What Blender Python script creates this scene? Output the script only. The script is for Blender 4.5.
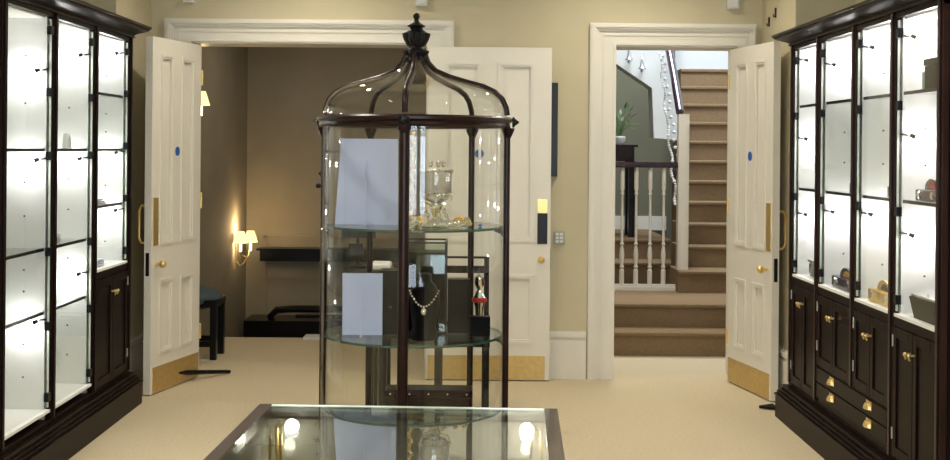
import bpy, bmesh, math, random
from mathutils import Vector, Matrix
random.seed(7)
C = bpy.context.scene
col = C.collection
R = math.radians
for o in list(bpy.data.objects): bpy.data.objects.remove(o)

# ---------------------------------------------------------------- camera, world, large lights, exposure
F = 1250.0
cd = bpy.data.cameras.new('camera'); cam = bpy.data.objects.new('camera', cd); col.objects.link(cam)
cd.sensor_fit = 'HORIZONTAL'; cd.sensor_width = 36; cd.lens = F/950*36
cd.shift_x = 5/950; cd.shift_y = -81/950
cam.matrix_world = Matrix.Translation((0, 0, 1.5)) @ Matrix.Rotation(R(90), 4, 'X') @ Matrix.Rotation(R(0.5), 4, 'Z')
C.camera = cam
C.view_settings.view_transform = 'Standard'; C.view_settings.look = 'None'
C.view_settings.exposure = 0.5; C.view_settings.gamma = 1; C.view_settings.use_curve_mapping = False
w = bpy.data.worlds.new('world'); C.world = w; w.use_nodes = True
w.node_tree.nodes['Background'].inputs[0].default_value = (.75, .85, 1, 1)
w.node_tree.nodes['Background'].inputs[1].default_value = 0.3

def light(name, kind, loc, energy, color=(1, 1, 1), size=.1, rot=(0, 0, 0), parent=None, sy=None, spot=None, blend=.5):
    l = bpy.data.lights.new(name, kind); l.energy = energy; l.color = color
    if kind == 'AREA':
        l.size = size
        if sy: l.shape = 'RECTANGLE'; l.size_y = sy
    else: l.shadow_soft_size = size
    if kind == 'SPOT': l.spot_size = spot or R(120); l.spot_blend = blend
    o = bpy.data.objects.new(name, l); col.objects.link(o)
    o.rotation_euler = rot
    if parent: o.parent = parent; o.location = Vector(loc) - ORG[parent.name]
    else: o.location = loc
    return o
ORG = {}
WARM = (1, .90, .74)
# daylight through the shop windows behind the camera
for wx in (-1.35, 0, 1.35):
    light('window_daylight', 'AREA', (wx, -1.90, 1.65), 27, (.82, .91, 1), .85, (R(-90), 0, 0), sy=1.7)
light('hall_fill', 'AREA', (-.9, 10.6, 2.9), 8, (1, .90, .72), .6, (0, 0, 0))  # added fill to lift the dim hall, no fitting behind it
# stairwell daylight from above
light('stair_skylight', 'AREA', (1.75, 10.6, 4.3), 100, (.88, .94, 1), 1.2, (R(14), 0, 0), sy=1.2)
light('stair_fill', 'AREA', (1.1, 9.3, 2.85), 18, (1, .93, .82), .5, (0, 0, 0))  # added fill for the stair fronts and spandrel, without a fitting

# ---------------------------------------------------------------- materials
def mat(name, color, rough=.6, metal=0, noise=0, scale=20, bump=0, bscale=None, coat=0, spec=.5, stretch=None, color2=None):
    m = bpy.data.materials.new(name); m.use_nodes = True; nt = m.node_tree; b = nt.nodes['Principled BSDF']
    b.inputs['Roughness'].default_value = rough; b.inputs['Metallic'].default_value = metal
    b.inputs['Coat Weight'].default_value = coat; b.inputs['Specular IOR Level'].default_value = spec
    b.inputs['Base Color'].default_value = (*color, 1)
    if noise or bump:
        tc = nt.nodes.new('ShaderNodeTexCoord'); mp = nt.nodes.new('ShaderNodeMapping')
        nt.links.new(tc.outputs['Object'], mp.inputs[0])
        if stretch: mp.inputs['Scale'].default_value = stretch
    if noise:
        n = nt.nodes.new('ShaderNodeTexNoise'); n.inputs['Scale'].default_value = scale; n.inputs['Detail'].default_value = 6
        nt.links.new(mp.outputs[0], n.inputs['Vector'])
        r = nt.nodes.new('ShaderNodeValToRGB')
        c2 = color2 or tuple(c*(1-noise) for c in color)
        r.color_ramp.elements[0].color = (*c2, 1); r.color_ramp.elements[1].color = (*[min(1, c*(1+noise*.4)) for c in color], 1)
        r.color_ramp.elements[0].position = .3; r.color_ramp.elements[1].position = .7
        nt.links.new(n.outputs[0], r.inputs[0]); nt.links.new(r.outputs[0], b.inputs['Base Color'])
    if bump:
        n2 = nt.nodes.new('ShaderNodeTexNoise'); n2.inputs['Scale'].default_value = bscale or scale
        nt.links.new(mp.outputs[0], n2.inputs['Vector'])
        bp = nt.nodes.new('ShaderNodeBump'); bp.inputs['Strength'].default_value = bump; bp.inputs['Distance'].default_value = .01
        nt.links.new(n2.outputs[0], bp.inputs['Height']); nt.links.new(bp.outputs[0], b.inputs['Normal'])
    return m
def emat(name, color, s):
    m = bpy.data.materials.new(name); m.use_nodes = True; nt = m.node_tree; nt.nodes.clear()
    e = nt.nodes.new('ShaderNodeEmission'); e.inputs[0].default_value = (*color, 1); e.inputs[1].default_value = s
    o = nt.nodes.new('ShaderNodeOutputMaterial'); nt.links.new(e.outputs[0], o.inputs[0]); return m
def glass(name, tint=(1, 1, 1), ior=1.45, boost=1.0, rough=0.0):
    m = bpy.data.materials.new(name); m.use_nodes = True; nt = m.node_tree; nt.nodes.clear()
    t = nt.nodes.new('ShaderNodeBsdfTransparent'); t.inputs[0].default_value = (*tint, 1)
    g = nt.nodes.new('ShaderNodeBsdfGlossy'); g.inputs['Roughness'].default_value = rough
    # Schlick reflectance from the viewing angle to the surface, the same from either side of a thin pane
    lw = nt.nodes.new('ShaderNodeLayerWeight'); lw.inputs['Blend'].default_value = .5
    pw = nt.nodes.new('ShaderNodeMath'); pw.operation = 'POWER'; pw.inputs[1].default_value = 4.5
    nt.links.new(lw.outputs['Facing'], pw.inputs[0]); r0 = ((ior-1)/(ior+1))**2
    f = nt.nodes.new('ShaderNodeMath'); f.operation = 'MULTIPLY_ADD'; f.inputs[1].default_value = 1-r0; f.inputs[2].default_value = r0
    nt.links.new(pw.outputs[0], f.inputs[0])
    mu = nt.nodes.new('ShaderNodeMath'); mu.operation = 'MULTIPLY'; mu.inputs[1].default_value = boost; mu.use_clamp = True
    x = nt.nodes.new('ShaderNodeMixShader'); o = nt.nodes.new('ShaderNodeOutputMaterial')
    nt.links.new(f.outputs[0], mu.inputs[0]); nt.links.new(mu.outputs[0], x.inputs[0])
    nt.links.new(t.outputs[0], x.inputs[1]); nt.links.new(g.outputs[0], x.inputs[2]); nt.links.new(x.outputs[0], o.inputs[0])
    return m
M = dict(
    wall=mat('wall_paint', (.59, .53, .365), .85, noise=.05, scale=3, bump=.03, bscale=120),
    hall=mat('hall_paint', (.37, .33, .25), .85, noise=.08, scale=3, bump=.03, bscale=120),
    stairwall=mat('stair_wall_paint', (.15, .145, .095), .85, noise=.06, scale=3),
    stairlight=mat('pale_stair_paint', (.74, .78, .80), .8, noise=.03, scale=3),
    ceil=mat('ceiling_paint', (.82, .80, .74), .9, noise=.02, scale=4),
    trim=mat('white_gloss_paint', (.74, .71, .63), .38, noise=.03, scale=5),
    carpet=mat('beige_carpet', (.62, .53, .37), .95, noise=.10, scale=60, bump=.35, bscale=350, spec=.1),
    stair=mat('brown_stair_carpet', (.25, .172, .10), .95, noise=.12, scale=50, bump=.4, bscale=300, spec=.1),
    wood=mat('dark_mahogany', (.010, .0045, .0042), .36, noise=.35, scale=14, stretch=(1, 1, .12), spec=.07),
    woodc=mat('dark_cornice_mahogany', (.014, .0075, .006), .38, noise=.15, scale=5, spec=.12),
    maho=mat('red_mahogany', (.018, .0055, .005), .28, noise=.5, scale=25, stretch=(1, 1, .15), spec=.22),
    tablewood=mat('table_mahogany', (.045, .026, .022), .32, noise=.4, scale=18, stretch=(1, .2, 1), coat=.3),
    black=mat('black_metal', (.005, .005, .006), .3, noise=.2, scale=30, spec=.25),
    leather=mat('black_leather', (.004, .004, .005), .3, noise=.3, scale=40, spec=.05),
    lining=mat('white_lining', (.80, .82, .80), .7, noise=.02, scale=6),
    brass=mat('polished_brass', (.75, .55, .22), .28, .7, noise=.12, scale=12),
    kick=mat('satin_brass_plate', (.66, .48, .20), .42, .85, noise=.12, scale=30),
    gold=mat('gold', (.95, .62, .14), .3, .85, noise=.2, scale=40),
    silver=mat('silver', (.9, .9, .88), .1, 1, noise=.05, scale=30),
    steel=mat('brushed_steel', (.45, .46, .47), .35, 1, noise=.1, scale=50),
    card=mat('pale_blue_card', (.45, .51, .76), .75, noise=.03, scale=8),
    linen=mat('grey_green_linen', (.46, .46, .38), .9, noise=.1, scale=60, bump=.1, bscale=300),
    blue=mat('blue_sticker', (.02, .10, .42), .5, noise=.1, scale=60),
    seat=mat('blue_grey_fabric', (.06, .09, .10), .9, noise=.25, scale=50, bump=.2, bscale=200),
    burg=mat('burgundy_leather', (.012, .003, .004), .4, noise=.3, scale=30, spec=.1),
    purple=mat('aubergine_enamel', (.07, .02, .05), .25, noise=.3, scale=40, coat=.5),
    red=mat('red_enamel', (.45, .02, .02), .3, noise=.2, scale=40),
    plastic=mat('white_plastic', (.72, .72, .70), .4, noise=.03, scale=20),
    keypad=mat('grey_green_plastic', (.35, .40, .34), .5, noise=.05, scale=20),
    greyc=mat('grey_card', (.35, .36, .36), .7, noise=.05, scale=20),
    tray=mat('charcoal_tray', (.018, .019, .018), .5, noise=.25, scale=20, spec=.1),
    leaf=mat('plant_leaf', (.10, .19, .06), .5, noise=.3, scale=30),
    rail=mat('purple_brown_handrail', (.028, .012, .028), .15, noise=.3, scale=14, coat=.6),
    bead=mat('white_bead', (.85, .87, .88), .25, noise=.03, scale=50),
    crystal=glass('crystal', (.97, .98, .99), 1.6, 2.2),
    glass=glass('clear_glass', (.985, .995, .99), 1.45, .6),
    cglass=glass('curved_clear_glass', (.985, .99, .98), 1.5, .65),
    hglass=glass('cabinet_shelf_glass', (.95, .965, .955), 1.5, .7),
    sglass=glass('shelf_glass', (.80, .88, .84), 1.5, 1.0),
    tglass=glass('table_glass', (.86, .88, .85), 1.5, 1.9),
    gedge=mat('green_glass_edge', (.03, .085, .06), .15, noise=.2, scale=30, coat=.5),
    gedgel=mat('pale_glass_edge', (.56, .64, .56), .15, noise=.1, scale=30, coat=.5),
    shade=emat('lit_shade', (1, .70, .28), 1.5),
    candle=emat('lit_candle_tube', (1, .88, .6), 4),
    bulb=emat('halogen_bulb', (1, .96, .9), 30),
    lens=emat('downlight_lens', (1, .93, .8), 130),
    led=emat('spot_bulb', (1, .97, .96), 30),
    daypane=emat('daylight_pane', (.75, .87, 1), 9),
)

# ---------------------------------------------------------------- mesh helpers
class MB:
    def __init__(s): s.bm = bmesh.new(); s.mi = 0
    def _faces(s, fs):
        for f in fs: f.material_index = s.mi
    def box(s, x0, x1, y0, y1, z0, z1):
        v = [s.bm.verts.new((x, y, z)) for x in (x0, x1) for y in (y0, y1) for z in (z0, z1)]
        s._faces([s.bm.faces.new([v[i] for i in q]) for q in ((0, 1, 3, 2), (4, 6, 7, 5), (0, 4, 5, 1), (2, 3, 7, 6), (0, 2, 6, 4), (1, 5, 7, 3))])
        return s
    def tube(s, pts, r, seg=10, closed=False):
        pts = [Vector(p) for p in pts]; n = len(pts); rs = r if isinstance(r, (list, tuple)) else [r]*n
        rings = []; up = None
        for i, p in enumerate(pts):
            if closed: d = (pts[(i+1) % n]-pts[i-1])
            else: d = (pts[min(i+1, n-1)]-pts[max(i-1, 0)])
            d.normalize()
            if up is None: up = Vector((0, 0, 1)) if abs(d.z) < .9 else Vector((1, 0, 0))
            a = d.cross(up).normalized(); b = a.cross(d).normalized(); up = b
            rings.append([s.bm.verts.new(p+(a*math.cos(2*math.pi*k/seg)+b*math.sin(2*math.pi*k/seg))*rs[i]) for k in range(seg)])
        fs = []
        for i in range(n if closed else n-1):
            A, B = rings[i], rings[(i+1) % n]
            for k in range(seg): fs.append(s.bm.faces.new((A[k], A[(k+1) % seg], B[(k+1) % seg], B[k])))
        if not closed:
            fs.append(s.bm.faces.new(rings[0][::-1])); fs.append(s.bm.faces.new(rings[-1]))
        s._faces(fs); return s
    def cyl(s, p0, p1, r0, r1=None, seg=16): return s.tube([p0, p1], [r0, r0 if r1 is None else r1], seg)
    def lathe(s, prof, c=(0, 0), seg=32, a0=0, a1=360, mod=None):
        full = abs(a1-a0) >= 360; n = seg if full else seg+1; rings = []
        for (r, z) in prof:
            ring = []
            for k in range(n):
                a = R(a0+(a1-a0)*k/seg); rr = r*(mod(a, z) if mod else 1)
                ring.append(s.bm.verts.new((c[0]+max(rr, 1e-4)*math.sin(a), c[1]-max(rr, 1e-4)*math.cos(a), z)))
            rings.append(ring)
        fs = []
        for A, B in zip(rings, rings[1:]):
            for k in range(seg): fs.append(s.bm.faces.new((A[k], A[(k+1) % n], B[(k+1) % n], B[k])))
        if full and prof[0] != prof[-1]:
            if prof[0][0] > 1e-3: fs.append(s.bm.faces.new(rings[0][::-1]))
            if prof[-1][0] > 1e-3: fs.append(s.bm.faces.new(rings[-1]))
        s._faces(fs); return s
    def prism(s, pts, axis, a, b):
        def P(u, v, t): return (t, u, v) if axis == 'x' else (u, t, v) if axis == 'y' else (u, v, t)
        A = [s.bm.verts.new(P(u, v, a)) for u, v in pts]; B = [s.bm.verts.new(P(u, v, b)) for u, v in pts]; n = len(pts)
        s._faces([s.bm.faces.new(A[::-1]), s.bm.faces.new(B)] + [s.bm.faces.new((A[i], A[(i+1) % n], B[(i+1) % n], B[i])) for i in range(n)])
        return s
    def ball(s, c, r, sz=1, u=14, v=9):
        q = bmesh.ops.create_uvsphere(s.bm, u_segments=u, v_segments=v, radius=r, matrix=Matrix.Translation(c) @ Matrix.Diagonal((1, 1, sz, 1)))
        s._faces({f for x in q['verts'] for f in x.link_faces}); return s
    def build(s, name, m, parent=None, local=False, bevel=0):
        bmesh.ops.recalc_face_normals(s.bm, faces=s.bm.faces)
        if parent is not None and not local: bmesh.ops.translate(s.bm, verts=s.bm.verts, vec=-ORG[parent.name])
        me = bpy.data.meshes.new(name); s.bm.to_mesh(me); s.bm.free()
        for mm in (m if isinstance(m, (list, tuple)) else [m]): me.materials.append(M[mm])
        me.polygons.foreach_set('use_smooth', [True]*len(me.polygons)); me.set_sharp_from_angle(angle=R(38))
        o = bpy.data.objects.new(name, me); col.objects.link(o)
        if parent is not None: o.parent = parent
        ORG[o.name] = ORG[parent.name].copy() if parent is not None else Vector((0, 0, 0))
        if bevel:
            b = o.modifiers.new('bevel', 'BEVEL'); b.width = bevel; b.segments = 2; b.limit_method = 'ANGLE'; b.angle_limit = R(40)
        return o
def tag(o, label=None, cat=None, group=None, kind=None):
    if label: o['label'] = label
    if cat: o['category'] = cat
    if group: o['group'] = group
    if kind: o['kind'] = kind
    return o
def thing(name, loc, label=None, cat=None, group=None, kind=None, rotz=0):
    o = bpy.data.objects.new(name, None); col.objects.link(o); o.location = loc; o.rotation_euler.z = rotz
    o.empty_display_size = .1; ORG[o.name] = Vector(loc); return tag(o, label, cat, group, kind)
def copy_tree(o, parent=None):
    c = o.copy(); col.objects.link(c); c.parent = parent; ORG[c.name] = ORG.get(o.name, Vector()).copy()
    for ch in list(o.children): copy_tree(ch, c)
    return c
def struct(name, mb, m, parent=None, **k):
    o = mb.build(name, m, parent, **k); tag(o, kind='structure'); return o

# ---------------------------------------------------------------- room shell
YB = 8.2
struct('floor', MB().box(-2.6, 2.6, -2.2, YB, -.12, 0).box(-2.45, .62, YB, 9.86, -.12, 0).box(.62, 3.2, YB, 9.12, -.12, 0), 'carpet')
struct('ceiling', MB().box(-2.6, 2.6, -2.2, YB, 3.0, 3.1), 'ceil')
# back wall with double opening and stair opening
LO0, LO1, RO0, RO1, OH = -1.83, -.285, .950, 1.745, 2.19
b = MB()
for x0, x1 in ((-2.6, LO0), (LO1, RO0), (RO1, 2.6)): b.box(x0, x1, YB, YB+.24, 0, OH)
b.box(-2.6, 2.6, YB, YB+.24, OH, 3.0)
struct('wall_back', b, 'wall')
struct('wall_left', MB().box(-2.6, -2.42, -2.2, YB, 0, 3.0), 'wall')
struct('wall_left', MB().box(-2.42, -2.10, 7.39, YB, 0, 3.0), 'wall')
struct('wall_right', MB().box(2.26, 2.6, -2.2, YB, 0, 3.0), 'wall')
struct('wall_right', MB().box(1.91, 2.26, 7.36, YB, 0, 3.0), 'wall')
b = MB().box(-2.6, 2.6, -2.2, -2.0, 0, .8).box(-2.6, 2.6, -2.2, -2.0, 2.5, 3.0)
for x0, x1 in ((-2.6, -1.8), (-.9, -.45), (.45, .9), (1.8, 2.6)): b.box(x0, x1, -2.2, -2.0, .8, 2.5)
struct('wall_front', b, 'wall')
for i, wx in enumerate((-1.35, 0, 1.35)):
    t = thing('window_%d' % (i+1), (wx, -2.0, .8), kind='structure')
    f = MB()
    for a, c2 in ((-.45, -.40), (.40, .45), (-.02, .02)): f.box(wx+a, wx+c2, -2.08, -2.02, .8, 2.5)
    for z in (.8, 1.63, 2.45): f.box(wx-.45, wx+.45, -2.08, -2.02, z, z+.05)
    f.build('window_frame', 'trim', t)
    MB().box(wx-.44, wx+.44, -2.12, -2.11, .81, 2.49).build('pane', 'daypane', t)

# jamb linings and architraves
def casing(name, x0, x1, wl, wr, h, top):
    def U(mb, a, c, t0, y0, y1):
        # band from inner offset a to outer offset c (fractions of width)
        xl0, xl1 = x0-wl*c, x0-wl*a; xr0, xr1 = x1+wr*a, x1+wr*c; za, zc = h+top*a, h+top*c
        mb.box(xl0, xl1, y0, y1, 0, zc).box(xr0, xr1, y0, y1, 0, zc).box(xl1, xr0, y0, y1, za, zc)
    m = MB()
    U(m, 0, 1, 0, YB-.018, YB+.001); U(m, .0, .10, 0, YB-.026, YB-.017)
    U(m, .42, .50, 0, YB-.024, YB-.017); U(m, .66, 1, 0, YB-.034, YB-.017)
    U(m, .74, .96, 0, YB-.044, YB-.033); U(m, .80, .90, 0, YB-.05, YB-.043)
    m.box(x0-.002, x0+.004, YB-.01, YB+.26, 0, h).box(x1-.004, x1+.002, YB-.01, YB+.26, 0, h).box(x0, x1, YB-.01, YB+.26, h-.012, h+.002)
    struct(name, m, 'trim')
casing('trim_1', LO0, LO1, .175, .175, OH, .148)
casing('trim_2', RO0, RO1, .171, .12, OH, .142)
def skirting(name, a, c, h=.31, t=.025, side=1):
    # runs along x (y fixed) or along y
    m = MB()
    if a[1] == c[1]:
        y = a[1]
        for z0, z1, tt in ((0, h-.06, t), (h-.06, h-.035, t*.7), (h-.035, h-.012, t*1.2), (h-.012, h, t*.6)):
            m.box(a[0], c[0], y-tt, y, z0, z1)
    else:
        x = a[0]
        for z0, z1, tt in ((0, h-.06, t), (h-.06, h-.035, t*.7), (h-.035, h-.012, t*1.2), (h-.012, h, t*.6)):
            m.box(min(x, x+side*tt), max(x, x+side*tt), a[1], c[1], z0, z1)
    return struct(name, m, 'trim')
skirting('baseboard_back', (LO1+.18, YB), (RO0-.18, YB))
skirting('baseboard_left', (-2.10, 7.39), (-2.10, YB))
skirting('baseboard_right', (1.91, 7.36), (1.91, YB), side=-1)

# hall beyond the double opening, dropping to a lower level
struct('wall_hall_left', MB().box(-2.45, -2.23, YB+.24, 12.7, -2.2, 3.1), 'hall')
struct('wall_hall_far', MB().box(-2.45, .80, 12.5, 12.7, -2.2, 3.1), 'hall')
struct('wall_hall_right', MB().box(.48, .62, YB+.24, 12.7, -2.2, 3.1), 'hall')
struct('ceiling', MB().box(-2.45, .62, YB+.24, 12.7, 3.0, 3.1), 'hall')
struct('floor', MB().box(-2.45, .62, 9.97, 12.7, -2.3, -2.2), 'carpet')
m = MB()
for i in range(10): m.box(-2.23, .48, 9.86, 9.86+.22*(i+1)-.001*i, -.19*(i+1)-.2, -.19*(i+1))
struct('floor', m, 'carpet')
# raised panel frame on the far wall
m = MB()
for x0, x1, z0, z1 in ((-2.05, -2.02, -.6, .62), (-2.05, .4, .59, .62), (-.25, -.22, -.6, .59), (-2.05, .4, .18, .20)): m.box(x0, x1, 12.48, 12.5, z0, z1)
struct('trim_3', m, 'hall')

# stair hall shell
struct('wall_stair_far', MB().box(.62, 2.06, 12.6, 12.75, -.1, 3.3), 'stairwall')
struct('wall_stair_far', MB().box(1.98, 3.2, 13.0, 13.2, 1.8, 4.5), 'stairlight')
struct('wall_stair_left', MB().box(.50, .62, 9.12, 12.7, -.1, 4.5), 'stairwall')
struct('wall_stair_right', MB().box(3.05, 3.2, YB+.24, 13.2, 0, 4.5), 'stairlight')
struct('baseboard_stair', MB().box(.62, 1.98, 12.57, 12.6, .7, .84), 'trim')
struct('ceiling', MB().box(.62, 3.2, YB+.24, 9.9, 3.0, 3.1), 'ceil')
RS = .177
def step(mb, x0, x1, y0, y1, z0, z1, nose=.025):
    pr = [(y0+nose, z0), (y1, z0), (y1, z1), (y0+.012, z1), (y0+.003, z1-.006), (y0, z1-.016), (y0+.004, z1-.028), (y0+nose, z1-.034)]
    mb.prism(pr, 'x', x0, x1)
m = MB(); step(m, .62, 3.05, 9.10, 9.6, 0, RS)
struct('stair_step', m, 'stair')
m = MB(); step(m, .62, 3.05, 9.35, 10.75, 0, 2*RS)
struct('stair_step', m, 'stair')
for n in range(3, 14):
    y = 9.6+.2*n-(.12 if n == 3 else 0); x0 = 1.69 if n == 3 else .1678*(y+.05)
    m = MB(); step(m, x0, 3.05, y, y+ (.45 if n < 13 else 1.0), RS*(n-2), RS*n)
    struct('stair_step', m, 'stair')
# second short flight seen behind the balustrade
for z, y in ((.53, 10.85), (.708, 11.18)):
    m = MB(); step(m, .62, 1.80, y, 12.6 if z > .6 else 11.4, z-.18, z); struct('stair_step', m, 'stair')
# sloping white spandrel of the upper flight
def W(px, py, Y): return ((px-469.3+(py-230)*.0087)*Y/F, 1.5-(py-(px-475)*.0087-149)*Y/F)
Ys = 11.0
pts = [W(*p, Ys) for p in ((600, 30), (662, 30), (669, 60), (679, 112), (678, 140), (654, 138), (652, 88), (612, 61), (600, 50))]
struct('wall_stair_spandrel', MB().prism(pts, 'y', Ys, Ys+.25), 'stairlight')

# ---------------------------------------------------------------- doors
def panel_frame(mb, x0, x1, z0, z1, ys, face, dpt=.012):
    # recess panel with bolection moulding; face = y of the door face, ys = direction into door
    for k, (a, wd, pr) in enumerate(((0, .018, -.007), (.018, .012, -.002))):
        y0, y1 = sorted((face+ys*.012, face+ys*(pr)))
        X0, X1, Z0, Z1 = x0+a, x1-a, z0+a, z1-a
        mb.box(X0, X0+wd, y0, y1, Z0, Z1).box(X1-wd, X1, y0, y1, Z0, Z1).box(X0+wd, X1-wd, y0, y1, Z0, Z0+wd).box(X0+wd, X1-wd, y0, y1, Z1-wd, Z1)
def door_leaf(name, hx, hy, dx, dy, wd, ysg, pull=True, finger=(.90, 1.19), pulls=True):
    t = thing(name, (hx, hy, 0), kind='structure', rotz=math.atan2(dy, dx))
    H0, H1, T = .008, 2.16, .045
    zs = ((.24, .69), (.90, 2.065))
    st, mid = .105, .105
    xs = ((st, wd/2-mid/2), (wd/2+mid/2, wd-st))
    m = MB(); Y = lambda a, c: sorted((ysg*a, ysg*c))
    a, c = Y(0, T)
    m.box(0, st, a, c, H0, H1).box(wd-st, wd, a, c, H0, H1)
    for z0, z1 in zs: m.box(wd/2-mid/2, wd/2+mid/2, a, c, z0, z1)
    m.box(st, wd-st, a, c, H0, zs[0][0]).box(st, wd-st, a, c, zs[0][1], zs[1][0]).box(st, wd-st, a, c, zs[1][1], H1)
    p, q = Y(.014, T-.014)
    for x0, x1 in xs:
        for z0, z1 in zs:
            m.box(x0, x1, p, q, z0, z1)
            panel_frame(m, x0, x1, z0, z1, ysg, 0); panel_frame(m, x0, x1, z0, z1, -ysg, ysg*T)
    m.build('door_panel', 'trim', t, local=True)
    a, c = Y(-.003, .001); MB().box(.012, wd-.03, a, c, .012, .165).build('kick_plate', 'kick', t, local=True)
    a, c = Y(-.004, .001); MB().box(wd-.085, wd-.02, a, c, finger[0]-.0, finger[1]).build('finger_plate', 'brass', t, local=True)
    a, c = Y(.012, .034); MB().box(wd-.001, wd+.003, a, c, .72, .86).build('lock_plate', 'black', t, local=True)
    k = MB().cyl((wd-.06, 0, .79), (wd-.06, -ysg*.03, .79), .009); k.ball((wd-.06, -ysg*.045, .79), .024); k.build('knob', 'brass', t, local=True)
    if pulls:
        y = ysg*T; k = MB()
        pz = [(wd-.05, y, .915), (wd-.05, y+ysg*.045, .915), (wd-.05, y+ysg*.06, .945), (wd-.05, y+ysg*.06, 1.11), (wd-.05, y+ysg*.045, 1.14), (wd-.05, y, 1.14)]
        k.tube(pz, .009); k.build('pull_handle', 'brass', t, local=True)
    a, c = Y(-.003, .001)
    sx = wd*(.42 if name == 'door_3' else .5); m = MB(); m.cyl((sx, a, 1.47), (sx, c, 1.47), .029, seg=24); m.build('blue_sticker', 'blue', t, local=True)
    for z in (.25, 1.1, 1.9): MB().cyl((-.006, ysg*-.004, z), (-.006, ysg*-.004, z+.1), .008).build('hinge', 'brass', t, local=True)
    return t
door_leaf('door_1', -1.755, 8.145, -.153, -.66, .67, -1)
door_leaf('door_2', 1.688, 8.14, .122, -.66, .68, 1)
d3 = door_leaf('door_3', -.275, 8.095, 1, -.012, .80, 1, finger=(1.09, 1.18), pulls=False)
# black sheet for the dark reflection in the flat leaf's lower finger plate
MB().box(.715, .78, -.006, .001, .89, 1.089).build('plate_reflection', 'black', d3, local=True)

# ---------------------------------------------------------------- wall and ceiling fittings
for px, lab in ((421.5, 'white wall fitting above double doorway, near the cabinet finial'), (190, 'white wall fitting high above the left door leaf'), (732, 'white wall fitting above the staircase doorway')):
    x = (px-2-469.3)/152.4; z = {421.5: 2.432, 190: 2.44, 732: 2.43}[px]
    m = MB().box(x-.038, x+.038, YB-.05, YB, z, z+.11).box(x-.03, x+.03, YB-.056, YB-.05, z+.01, z+.1)
    tag(m.build('wall_fitting', 'plastic', bevel=.005), lab, 'wall fitting')
m = MB().box(.36, .572, 8.165, YB, 1.325, 1.938)
m.box(.38, .552, 8.160, 8.166, 1.345, 1.918)
tag(m.build('picture_frame', 'black'), 'tall black frame on beige wall, mostly hidden behind the flat white door leaf', 'picture frame')
kp = thing('door_keypad', (.60, YB, .93), 'small grey green keypad on the wall between the two doorways', 'keypad')
MB().box(.555, .625, 8.18, YB, .885, .965).build('housing', 'keypad', kp, bevel=.003)
m = MB()
for i in range(2):
    for j in range(3): m.box(.566+i*.027, .586+i*.027, 8.174, 8.181, .892+j*.024, .908+j*.024)
m.build('keys', 'plastic', kp)
for i, (y, z, lab) in enumerate(((8.0, 2.33, 'small dark hook on the right side wall, nearer the doorway'), (7.83, 2.37, 'small dark hook on the right side wall, nearer the cabinet'))):
    m = MB().box(1.902, 1.91, y-.01, y+.01, z-.03, z+.03); m.tube([(1.905, y, z-.02), (1.895, y, z-.025), (1.892, y, z-.01)], .004)
    tag(m.build('wall_hook', 'maho'), lab, 'hook')
# recessed ceiling downlights that light the shop
dl = None
for i, (x, y) in enumerate([(sx*1.0, yy) for yy in (.6, 2.4, 4.2, 6.0, 7.4) for sx in (-1, 1)]):
    t = thing('ceiling_downlight', (x, y, 3.0), 'recessed ceiling downlight with brushed ring above the shop floor', 'downlight', 'downlights in the shop ceiling')
    MB().lathe([(.035, 2.99), (.055, 2.99), (.055, 3.0), (.035, 3.0), (.035, 2.99)], (x, y), 20).build('ring', 'steel', t)
    MB().lathe([(.034, 2.994), (.034, 2.999)], (x, y), 16).build('lamp', 'lens', t)
    light('downlight_beam', 'SPOT', (x, y, 2.97), 32, WARM, .04, (0, 0, 0), t, spot=R(150), blend=.8)

# ---------------------------------------------------------------- wall sconces in the hall
def sconce(x, y, z, lab, e):
    t = thing('wall_sconce', (x, y, z), lab, 'wall lamp', 'sconces down the stairwell wall')
    m = MB().box(x, x+.012, y-.02, y+.02, z-.30, z-.05)
    m.tube([(x+.01, y, z-.22), (x+.05, y, z-.27), (x+.09, y, z-.24), (x+.11, y, z-.19)], .008)
    m.tube([(x+.11, y, z-.19), (x+.07, y-.02, z-.17), (x+.06, y-.06, z-.13)], .006); m.tube([(x+.11, y, z-.19), (x+.13, y+.03, z-.17), (x+.13, y+.05, z-.13)], .006)
    m.build('bracket', 'brass', t)
    for (ax, ay) in ((.065, -.06), (.14, .05)):
        s = MB().lathe([(.070, z-.05), (.035, z+.06)], (x+ax, y+ay), 20).build('lamp_shade', 'shade', t)
        MB().cyl((x+ax, y+ay, z-.13), (x+ax, y+ay, z-.05), .012).build('candle_tube', 'candle', t)
    light('sconce_glow', 'POINT', (x+.12, y, z+.09), e, (1, .68, .34), .03, parent=t)
    light('sconce_glow', 'POINT', (x+.07, y-.02, z-.07), e*.3, (1, .75, .42), .02, parent=t)
sconce(-2.23, 11.9, .64, 'brass wall sconce with two lit cream shades, low beside the dark far wall', 5)
sconce(-2.23, 9.65, 1.87, 'upper wall sconce with cream shade just showing past the left door leaf', 3)
# dark ledge on the far hall wall and dark furniture at its foot
m = MB().box(-2.06, .30, 12.30, 12.5, .38, .49).box(-2.09, .33, 12.27, 12.5, .485, .505)
tag(m.build('wall_ledge', 'black'), 'long black ledge across the far hall wall, right of the sconce', 'ledge')
t = thing('hall_bench', (-1.2, 12.1, -2.09), 'dark low bench with a scrolled top rail in the lower hall', 'bench')
MB().box(-2.15, .2, 11.95, 12.4, -.50, -.16).build('seat', 'black', t)
m = MB().tube([(-1.88, 12.0, -.20), (-1.90, 12.0, -.12), (-1.84, 12.0, -.06), (-1.70, 12.0, -.05), (.2, 12.0, -.05)], .035)
m.tube([(-1.66, 12.0, -.12), (.2, 12.0, -.12)], .018); m.build('top_rail', 'black', t)
for x in (-2.1, .12):
    for y in (12.0, 12.35): MB().box(x-.03, x+.03, y-.03, y+.03, -2.085, -.5).build('leg', 'black', t)
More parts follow.
